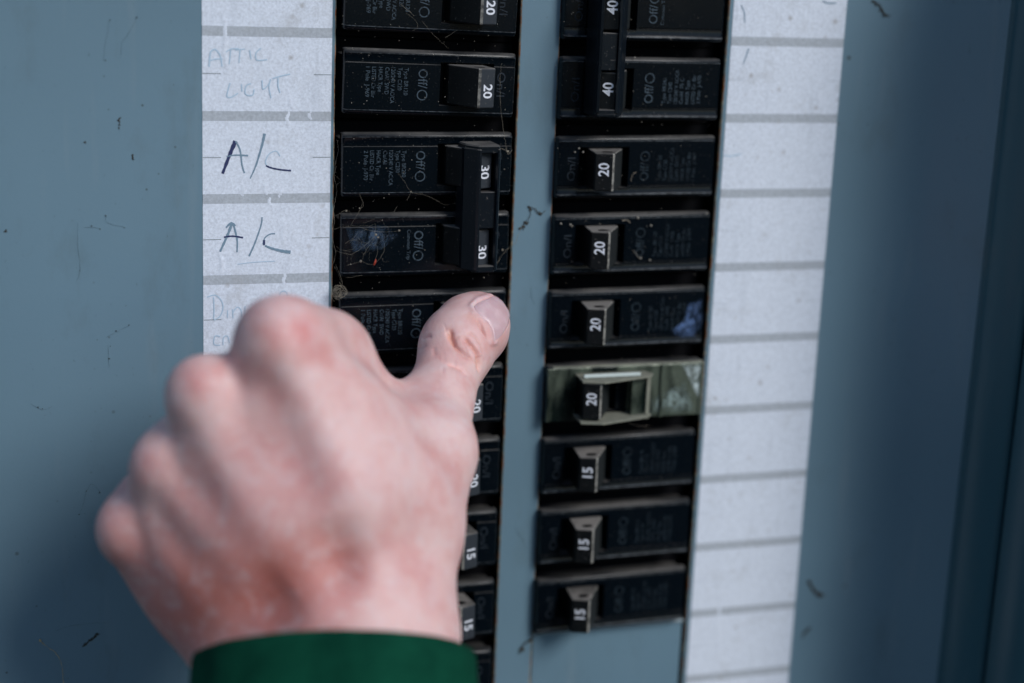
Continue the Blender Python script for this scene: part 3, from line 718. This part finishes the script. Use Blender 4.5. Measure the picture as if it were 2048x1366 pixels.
for k in range(7):
    o = k * 22; ridge(z6([(1060 + o * .45, 470 + o), (1130 + o * .4, 540 + o), (1170 + o * .3, 640 + o * .8)]), -.22, 2.2, (.66, .34, .28), .28)
for _ in range(40):
    x = random.uniform(600, 1100); y = random.uniform(850, 1250); ridge(z6([(x, y), (x + random.uniform(-20, 40), y + random.uniform(40, 110))]), random.choice((-.07, .05)), 2.4, (.66, .36, .34), .18)
for k in range(13):
    o = -120 + k * 26 + random.uniform(-8, 8); pts = [(745 + o * .75, 600 + o * .62), (790 + o * .75, 720 + o * .62), (850 + o * .72, 830 + o * .6), (960 + o * .66, 950 + o * .55)]
    ridge(z6([(min(x, 1130), y) for x, y in pts]), random.choice((-.08, -.12, -.16)), 2.0, (.68, .34, .28), .28)
# nail fold
CUT = z6([(1320, 190), (1180, 235), (1085, 270), (1030, 325), (1060, 385), (1130, 445), (1215, 530), (1262, 610), (1282, 690), (1286, 765)])
NAILPOLY = np.array(z6([(1320, 190), (1180, 235), (1085, 270), (1030, 325), (1060, 385), (1130, 445), (1215, 530), (1262, 610), (1282, 690), (1286, 765), (1380, 690), (1470, 560), (1500, 420), (1475, 310), (1420, 235)]))
def inside(P, poly):
    r = np.zeros(len(P), bool); n = len(poly); j = n - 1
    for i in range(n):
        a, b = poly[i], poly[j]
        c = ((a[1] > P[:, 1]) != (b[1] > P[:, 1])) & (P[:, 0] < (b[0] - a[0]) * (P[:, 1] - a[1]) / (b[1] - a[1] + 1e-12) + a[0]); r ^= c; j = i
    return r
d, t, s = poly_d(PX, CUT); ins = inside(PX, NAILPOLY); fr = front > .2
disp += np.where(ins & fr, -.55 * np.clip(d / 5, 0, 1), .55 * np.exp(-((d - 4) / 5) ** 2) * front)
blend(np.where(~ins & fr, .6 * np.exp(-((d - 2) / 3.0) ** 2), 0), (.72, .66, .70))
blend(np.where(~ins & fr, .35 * np.exp(-((d - 14) / 9.0) ** 2) * (t > .4), 0), (.68, .32, .22))
blend(np.where((PX[:, 0] > 915) & (PX[:, 1] < 720), .35 * np.clip((PX[:, 0] - 915) / 60, 0, 1), 0), (.64, .36, .38))
V = V + NRM * disp[:, None]
V[B_mid] = (V[B_a] + V[B_b]) / 2; tint[B_mid] = (tint[B_a] + tint[B_b]) / 2
def to_world(P): return CAM + P @ M.T
SK, st_, sb = mat('skin', (.8, .5, .42), .5, .42); n_ = N(st_); p_ = n_.pos()
at_ = n_.n('ShaderNodeAttribute'); at_.attribute_name = 'tint'
c_ = n_.mix(n_.ramp(n_.noise(p_, 85, 4, .6), .42, .66, 0, .58), at_.outputs['Color'], (.60, .25, .23))
c_ = n_.mix(n_.ramp(n_.noise(p_, 190, 4, .65), .48, .68, 0, .35), c_, (.72, .60, .60))
n_.l(c_, sb.inputs['Base Color']); sb.inputs['Subsurface Weight'].default_value = .30; sb.inputs['Subsurface Radius'].default_value = (1, .35, .2); sb.inputs['Subsurface Scale'].default_value = .0022
vv = n_.n('ShaderNodeTexVoronoi'); vv.feature = 'DISTANCE_TO_EDGE'; vv.inputs['Scale'].default_value = 1300; n_.l(p_, vv.inputs['Vector'])
n_.l(n_.bump(n_.ramp(vv.outputs['Distance'], 0, .25), .22, .00018, n_.bump(n_.noise(p_, 420, 4, .6), .35, .0004)), sb.inputs['Normal'])
n_.l(n_.ramp(n_.noise(p_, 300, 3), .3, .7, .40, .58), sb.inputs['Roughness'])
wrist = to_world(cp3(680, 1300, 455)[None])[0]
person = empty('person', wrist); tag(person, 'left hand reaching in with its thumb out, fingers curled, in a dark green sleeve', 'person')
WV = to_world(V) - wrist
me = bpy.data.meshes.new('hand'); me.vertices.add(len(WV)); me.vertices.foreach_set('co', (WV * MM).ravel())
me.loops.add(len(Q) * 4); me.loops.foreach_set('vertex_index', Q.ravel().astype(np.int32)); me.polygons.add(len(Q))
me.polygons.foreach_set('loop_start', np.arange(0, len(Q) * 4, 4, dtype=np.int32)); me.polygons.foreach_set('use_smooth', np.ones(len(Q), bool))
me.update(calc_edges=True); me.validate(); me.materials.append(SK)
ca = me.color_attributes.new('tint', 'FLOAT_COLOR', 'POINT'); ca.data.foreach_set('color', np.concatenate([tint, np.ones((len(V), 1))], 1).astype(np.float32).ravel())
hand = bpy.data.objects.new('hand', me); COL.objects.link(hand); hand.parent = person
# ---- thumb nail: curved plate lying on the nail bed
def cast(px, py):
    P = np.stack([(px - 1024) / F_PX, (py - 683) / F_PX, np.ones_like(px)], -1); lo_ = np.full(px.shape, 490.); hit = np.full(px.shape, np.nan); z = lo_.copy()
    for _ in range(90):
        s = sdf(P * z[..., None]); z = z + np.clip(s, -.5, 2) * .9
    return P * z[..., None], np.abs(sdf(P * z[..., None])) < .2
nu, nv = 22, 22
cut = np.array(CUT); free = np.array(z6([(1320, 190), (1405, 232), (1462, 300), (1488, 420), (1455, 560), (1375, 690), (1290, 765)]))
def resample(pl, n):
    L = np.r_[0, np.cumsum(np.linalg.norm(np.diff(pl, axis=0), axis=1))]; t = np.linspace(0, L[-1], n); return np.stack([np.interp(t, L, pl[:, 0]), np.interp(t, L, pl[:, 1])], 1)
A, Bq = resample(cut, nu), resample(free, nu)
g = A[:, None] + (Bq - A)[:, None] * np.linspace(0.02, .97, nv)[None, :, None]
Pn, ok = cast(g[..., 0].ravel(), g[..., 1].ravel()); Nn = sdf_n(Pn)
wv = np.tile(np.linspace(0, 1, nv), nu); uu = np.repeat(np.linspace(0, 1, nu), nv)
off = .12 + .55 * np.sin(np.clip(uu, 0, 1) * math.pi) ** .6 * (.35 + .65 * wv) - .5 * (1 - np.clip(wv * 6, 0, 1))
off = off - .25 * np.exp(-((wv - .55) / .05) ** 2) * 0
TOPn = Pn + Nn * off[:, None]; BOTn = Pn - Nn * .6
Wn = to_world(np.concatenate([TOPn, BOTn])) - wrist; K = nu * nv; Fn = []
for i in range(nu - 1):
    for j in range(nv - 1):
        a = i * nv + j; Fn.append((a, a + 1, a + nv + 1, a + nv)); Fn.append((K + a, K + a + nv, K + a + nv + 1, K + a + 1))
for i in range(nu - 1):
    for j in (0, nv - 1): a = i * nv + j; Fn.append((a, a + nv, K + a + nv, K + a) if j == 0 else (a, K + a, K + a + nv, a + nv))
for j in range(nv - 1):
    for i in (0, nu - 1): a = i * nv + j; Fn.append((a, K + a, K + a + 1, a + 1))
NAIL, nt_, nb = mat('fingernail', (.74, .50, .50), .42, .4); n_ = N(nt_); nb.inputs['Subsurface Weight'].default_value = .25; nb.inputs['Subsurface Scale'].default_value = .001; nb.inputs['Coat Weight'].default_value = .08
n_.l(n_.mix(n_.ramp(n_.noise(n_.pos(), 220, 4), .4, .7), (.58, .38, .40), (.66, .48, .50)), nb.inputs['Base Color']); n_.l(n_.bump(n_.noise(n_.pos(), 500, 2), .15, .0002), nb.inputs['Normal'])
nail = mesh('thumb_nail', Wn, Fn, NAIL, person, True)

# ---- sleeve
GREEN, gt, gb = mat('dark_green_knit', (.008, .085, .050), .9, .05); n_ = N(gt); p_ = n_.pos()
n_.l(n_.mix(n_.ramp(n_.noise(p_, 45, 4, .6), .3, .7), (.001, .026, .015), (.005, .066, .036)), gb.inputs['Base Color']); gb.inputs['Sheen Weight'].default_value = 0
n_.l(n_.bump(n_.noise(p_, 900, 3), .6, .0006), gb.inputs['Normal'])
ax_c = cp3(669, 1330, 447); axis = np.array([.03, .93, -.38]); axis /= np.linalg.norm(axis)
ex = np.cross(axis, [0, 0, -1.]); ex = np.cross(axis, np.cross([1., 0, 0], axis)) * 0 + (np.array([1., 0, 0]) - axis * axis[0]); ex /= np.linalg.norm(ex); ey = np.cross(axis, ex)
V_ = []; F_ = []; na = 96
prof = [(-1.5, .93), (-2.6, .945), (-3.0, .97), (-2.4, 1.0), (-.6, 1.015), (8, 1.03), (20, 1.05), (38, 1.07), (55, 1.08), (60, 1.05), (66, 1.16), (90, 1.25), (130, 1.35), (180, 1.5), (260, 1.65)]
prof = [(30, .91), (8, .91)] + prof
for s_, r_ in prof:
    for k in range(na):
        a = 2 * math.pi * k / na
        rib = .006 * math.sin(a * 48) if 0 < s_ < 58 else 0
        wv_ = .025 * mnoise.noise(Vector((math.cos(a) * 2, math.sin(a) * 2, s_ * .03))) + (.025 * mnoise.noise(Vector((math.cos(a) * 5, math.sin(a) * 5, s_ * .12)))) + (.07 * mnoise.noise(Vector((math.cos(a) * 2.5, math.sin(a) * 2.5, s_ * .05))) if s_ > 60 else 0)
        rx = 37.0 * (r_ + rib + wv_); ry = 30.0 * (r_ + rib + wv_)
        V_.append(to_world((ax_c + axis * s_ + ex * rx * math.cos(a) + ey * ry * math.sin(a))[None])[0] - wrist)
for r in range(len(prof) - 1):
    for k in range(na):
        F_.append((r * na + k, r * na + (k + 1) % na, (r + 1) * na + (k + 1) % na, (r + 1) * na + k))
slv = mesh('sleeve', V_, F_, GREEN, person, True)

# ------------------------------------------------------------------ cobwebs and debris
def P3(px, py, y): x, z = at(px, py, y); return (x, y, z)
def strand(m, pts, r=.06, y=-5, sag=.3, mi=0, grain=.45):
    r *= .42
    q = smooth_pts([(a, b) for a, b in pts], 5); n = len(q)
    m.tube([P3(a + random.gauss(0, .5), b + random.gauss(0, .5), y + sag * math.sin(i / max(1, n - 1) * math.pi)) for i, (a, b) in enumerate(q)], [r * random.uniform(.5, 1.6) for _ in q], 4, mi)
    for i, (a, b) in enumerate(q):
        if random.random() < grain: m.blob(P3(a + random.gauss(0, .8), b + random.gauss(0, .8), y + sag * math.sin(i / max(1, n - 1) * math.pi)), random.uniform(.9, 2.6) * r, jit=.6)
def zz2(l): return [(x / 3.794 + 640, y / 3.794 + 240) for x, y in l]
m = MB()
for l in ([(105, 830), (250, 800), (430, 850), (600, 840)], [(120, 730), (200, 680), (240, 720)], [(420, 790), (410, 900), (340, 1000), (310, 1070), (200, 1100)], [(310, 1070), (400, 1095), (480, 1010), (490, 940)],
          [(120, 990), (230, 1020), (330, 960), (430, 870)], [(230, 800), (300, 690), (320, 620)], [(300, 560), (330, 640), (300, 680)], [(590, 400), (640, 470), (690, 550)], [(690, 550), (800, 570), (950, 640), (1060, 620)], [(690, 550), (660, 610)],
          [(560, 700), (590, 650)], [(120, 1100), (170, 1230), (150, 1290)], [(200, 1200), (320, 1180)], [(420, 1060), (440, 980), (410, 930)], [(190, 940), (250, 900), (290, 850)]):
    strand(m, zz2(l), .05, -6)
for _ in range(18):
    a = (random.uniform(180, 520), random.uniform(780, 1100)); b = (a[0] + random.uniform(-120, 120), a[1] + random.uniform(-90, 90)); strand(m, zz2([a, ((a[0] + b[0]) / 2 + random.uniform(-20, 20), (a[1] + b[1]) / 2 + random.uniform(-20, 20)), b]), .028, -5.4)
for l in ((425, 870), (600, 840), (310, 1070), (300, 670), (690, 545), (200, 690), (440, 890)):
    m.blob(P3(*zz2([l])[0], -5.8), random.uniform(.25, .45))
tag(m.build('cobweb', WEB), 'tangled dusty cobweb across the two-pole 30 amp breaker', 'cobweb')
m = MB()
for l in ([(130, 150), (140, 220), (125, 290), (115, 340)], [(120, 350), (110, 440), (125, 520), (118, 600), (100, 680)], [(125, 430), (155, 460), (130, 490)], [(105, 700), (110, 780), (95, 850), (105, 950), (120, 1010), (100, 1090)], [(110, 1110), (140, 1170), (165, 1230)]):
    strand(m, zz2(l), .10, -1.2)
tag(m.build('cobweb', WEB), 'thin cobweb strands running down the rusty edge of the left opening', 'cobweb')
m = MB()
c0 = (678, 582)
for k in range(34):
    a0 = random.uniform(0, 6.28); rr = random.uniform(3, 14); c0 = (678 + random.gauss(0, 3.5), 584 + random.gauss(0, 5))
    pts = [(c0[0] + rr * math.cos(a0 + t * .5) * (1 + .15 * random.random()), c0[1] + rr * 1.05 * math.sin(a0 + t * .5) * (1 + .15 * random.random())) for t in range(random.randint(4, 9))]
    strand(m, pts, .07, random.uniform(-5.5, -2.5), .2)
for k in range(8): strand(m, [(678, 590), (685 + random.uniform(-6, 16), 596 + random.uniform(-6, 10)), (690 + random.uniform(-14, 20), 612 + random.uniform(-20, 20))], .09, -3.5)
tag(m.build('cobweb_nest', WEB), 'small coiled brown web nest at the opening edge above the hand', 'cobweb')
m = MB(); strand(m, [(1003, 128), (1001, 150), (1000, 195), (1004, 240), (1010, 275), (1012, 300)], .07, -6); strand(m, [(1012, 300), (1000, 296), (994, 300)], .12, -6); strand(m, [(1012, 292), (1016, 308), (1024, 300)], .13, -6); m.blob(P3(1015, 303, -6), .5)
tag(m.build('cobweb', WEB), 'hanging web thread ending in a tan clump right of the upper 20 toggle', 'cobweb')
m = MB(); strand(m, [(990, 533), (1003, 512), (1015, 498), (1030, 487), (1036, 470), (1045, 452)], .10, -5.0); m.blob(P3(1005, 500, -5), .4)
tag(m.build('cobweb', WEB), 'web thread from the handle tie to the centre strip', 'cobweb')
m = MB()
strand(m, [(1040, 458), (1050, 447), (1058, 436), (1062, 420), (1056, 413), (1070, 418), (1080, 428), (1090, 422)], .16, -.3, 0, grain=1)
for q in ((1044, 455), (1079, 427), (1060, 416), (1052, 445)): [m.blob(P3(q[0] + random.gauss(0, 2), q[1] + random.gauss(0, 2), -.2), random.uniform(.12, .42), (1, .4, 1), jit=.5) for _ in range(9)]
tag(m.build('debris_smudge', DIRT), 'dark web smudge stuck on the centre strip beside the handle tie', 'debris')
m = MB(); strand(m, [(845, 42), (860, 62), (880, 82), (897, 97)], .05, -7); strand(m, [(812, 25), (830, 40), (835, 55), (826, 60)], .05, -6); strand(m, [(1190 / 4.267 + 640, 240 / 4.267), (890, 76)], .05, -6)
strand(m, [(800, 8), (815, 20), (828, 32)], .09, -5)
tag(m.build('cobweb', WEB), 'thin web threads over the topmost left breaker', 'cobweb')
m = MB(); strand(m, [(1038, 1305), (1046, 1290), (1055, 1283), (1064, 1277)], .35, -.4, 0); m.blob(P3(1045, 1300, -.3), .8, (1, .4, 1)); m.blob(P3(1060, 1281, -.3), .7, (1, .4, 1))
tag(m.build('debris_smudge', DIRT), 'dark clump at the upper left corner of the filler plate', 'debris')
for nm, blobs, rr, lb in (('debris_smudge', [(1744, 3), (1757, 8), (1764, 22), (1768, 30), (1778, 33), (1788, 29), (1795, 20), (1800, 12)], .75, 'curved dark debris on the grey steel near the top right corner'),
                      ('debris_smudge', [(1619, 1165), (1623, 1175), (1629, 1183), (1637, 1189), (1644, 1190)], 1.0, 'dark debris beside the lower right of the label column'),
                      ('debris_smudge', [(1606, 1272), (1612, 1262), (1620, 1256)], .7, 'faint brown debris lowest beside the right label column'),
                      ('debris_smudge', [(1857, 452), (1850, 470), (1853, 456)], .7, 'small dark spot on the steel right of the label column'),
                      ('debris_smudge', [(166, 1292), (174, 1286), (181, 1280), (186, 1276), (193, 1270), (196, 1267)], .55, 'dark gash of dirt at the lower left of the steel'),
                      ('debris_smudge', [(236, 240), (240, 236), (238, 256), (265, 310), (266, 318), (170, 284)], .42, 'scattered small rust brown flecks on the upper left steel'),
                      ('debris_smudge', [(10, 463), (13, 461)], .45, 'black fleck at the left edge of the steel')):
    m = MB()
    path = list(blobs)
    for a, b in zip(blobs[:-1], blobs[1:]):
        if math.dist(a, b) < 30: path += [(a[0] + (b[0] - a[0]) * t, a[1] + (b[1] - a[1]) * t) for t in (.33, .66)]
    for q in path:
        for _ in range(6): m.blob(P3(q[0] + random.gauss(0, 2.4 * rr), q[1] + random.gauss(0, 2.4 * rr), -.12), rr * random.uniform(.10, .45), (1, .35, 1), jit=.6)
        m.blob(P3(q[0] + random.gauss(0, 1.2 * rr), q[1] + random.gauss(0, 1.2 * rr), -.15), rr * random.uniform(.2, .65), (1, .4, 1), jit=.6)
    tag(m.build(nm, DIRT), lb, 'debris')
m = MB()
for l in ([(218, 40), (215, 70), (210, 90), (207, 120)], [(276, 32), (262, 58), (252, 75), (243, 85), (242, 110)], [(155, 445), (156, 490), (160, 540), (152, 565)], [(166, 455), (185, 455), (200, 457)], [(213, 430), (214, 445), (250, 455)], [(257, 652), (235, 663), (213, 674)], [(216, 690), (217, 720), (218, 735)], [(62, 808), (75, 815), (85, 820), (103, 814)], [(160, 1028), (168, 1005), (172, 985), (184, 968), (200, 983)], [(357, 1366), (358, 1340), (368, 1320)], [(212, 1245), (150, 1250), (110, 1262)],
          [(1062, 575), (1063, 590), (1066, 605)], [(1030, 1055), (1036, 1068), (1045, 1080), (1054, 1098)]):
    strand(m, l, .045, -.08, 0, grain=.9)
    for a in l:
        if random.random() < .5: m.blob(P3(a[0] + random.gauss(0, 2), a[1] + random.gauss(0, 2), -.1), random.uniform(.14, .32), (1, .5, 1))
tag(m.build('web_residue', flat('grey_brown_residue', (.065, .095, .105), .9)), 'thin dirty web residue streaks on the left steel', 'debris', kind='stuff')
m = MB(); strand(m, [(79, 1280), (92, 1292), (108, 1303), (118, 1315), (124, 1335), (127, 1370)], .22, -.8, 0); m.blob(P3(80, 1281, -.7), .5)
tag(m.build('dry_fibre', FIBRE), 'pale curved plant fibre stuck at the bottom left of the steel', 'fibre')
m = MB(); m.tube([P3(752, 518, -6), P3(750, 525, -6.2), P3(748, 530, -6)], [.15, .42, .3], 5); tag(m.build('red_fleck', REDB), 'tiny red fleck caught in the cobweb', 'fleck')
# loose dust grains and lint lying on the breakers
m = MB()
for _ in range(420):
    if random.random() < .6: x, y = random.uniform(680, 1030), random.uniform(20, 720)
    else: x, y = random.uniform(1110, 1430), random.uniform(20, 830)
    m.blob(P3(x, y, -4.1), random.choice((.05, .06, .08, .10, .14)), jit=.5)
for q in ((1150, 304), (1166, 304), (1158, 297), (1122, 447), (1141, 449), (1144, 452), (1276, 436), (1302, 451), (1269, 115), (1300, 520), (1282, 516), (1413, 427)): m.blob(P3(*q, -4.6), .32)
tag(m.build('lint', flat('pale_lint', (.42, .38, .32), .9)), 'pale lint and dust grains on the black breakers', 'dust', kind='stuff')
m = MB(); strand(m, [(1265, 499), (1275, 512), (1281, 517)], .16, -4.4, 0); strand(m, [(1245, 441), (1255, 440), (1260, 446)], .16, -4.4, 0); strand(m, [(1225, 832), (1250, 842), (1270, 850), (1300, 853)], .07, -4.6, 0); strand(m, [(1262, 362), (1266, 348), (1272, 345)], .1, -4.4, 0)
tag(m.build('lint', flat('pale_lint_thread', (.40, .34, .27), .9)), 'short lint threads on the right column of breakers', 'dust', kind='stuff')
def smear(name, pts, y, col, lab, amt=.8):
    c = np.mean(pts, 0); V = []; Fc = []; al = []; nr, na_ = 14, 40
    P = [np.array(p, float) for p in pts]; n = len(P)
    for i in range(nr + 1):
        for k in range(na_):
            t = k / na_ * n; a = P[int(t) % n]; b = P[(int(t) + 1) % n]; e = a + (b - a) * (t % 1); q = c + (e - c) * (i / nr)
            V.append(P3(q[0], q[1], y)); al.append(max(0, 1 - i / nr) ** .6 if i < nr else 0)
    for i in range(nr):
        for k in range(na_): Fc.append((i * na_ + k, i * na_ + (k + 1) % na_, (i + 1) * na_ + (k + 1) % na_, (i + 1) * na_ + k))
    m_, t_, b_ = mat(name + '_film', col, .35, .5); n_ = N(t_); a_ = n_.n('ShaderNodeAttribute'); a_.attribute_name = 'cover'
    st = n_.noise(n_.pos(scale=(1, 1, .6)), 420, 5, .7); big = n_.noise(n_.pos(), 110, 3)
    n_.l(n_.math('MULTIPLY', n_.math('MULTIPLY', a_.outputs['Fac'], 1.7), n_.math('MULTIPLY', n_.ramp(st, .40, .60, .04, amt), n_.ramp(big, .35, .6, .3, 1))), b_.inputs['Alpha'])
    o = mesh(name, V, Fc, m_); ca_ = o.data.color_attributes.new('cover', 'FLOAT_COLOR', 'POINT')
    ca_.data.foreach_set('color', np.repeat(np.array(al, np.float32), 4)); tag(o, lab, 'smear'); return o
smear('dust_smear', [(1404, 598), (1408, 640), (1396, 676), (1352, 676), (1340, 662), (1368, 640), (1376, 606)], -4.12, (.10, .17, .34), 'bluish white smear on the right end of the breaker above the lock-out clip', .9)  # glare on the plastic, painted as a pale film
smear('dust_smear', [(1362, 726), (1408, 724), (1406, 815), (1392, 790)], -4.95, (.62, .72, .72), 'pale triangular smear on the right end of the lock-out clip', .9)  # reflection at the clip end put into a pale film
smear('dust_smear', [(690, 455), (770, 448), (800, 470), (765, 500), (705, 505)], -4.12, (.05, .085, .14), 'dim bluish dust smear behind the cobweb on the two-pole 30 amp breaker', .7)  # soft glare over the breaker face, painted as a bluish film
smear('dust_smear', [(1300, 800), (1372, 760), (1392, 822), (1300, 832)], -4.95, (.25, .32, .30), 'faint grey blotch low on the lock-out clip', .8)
print('hand verts', len(V))
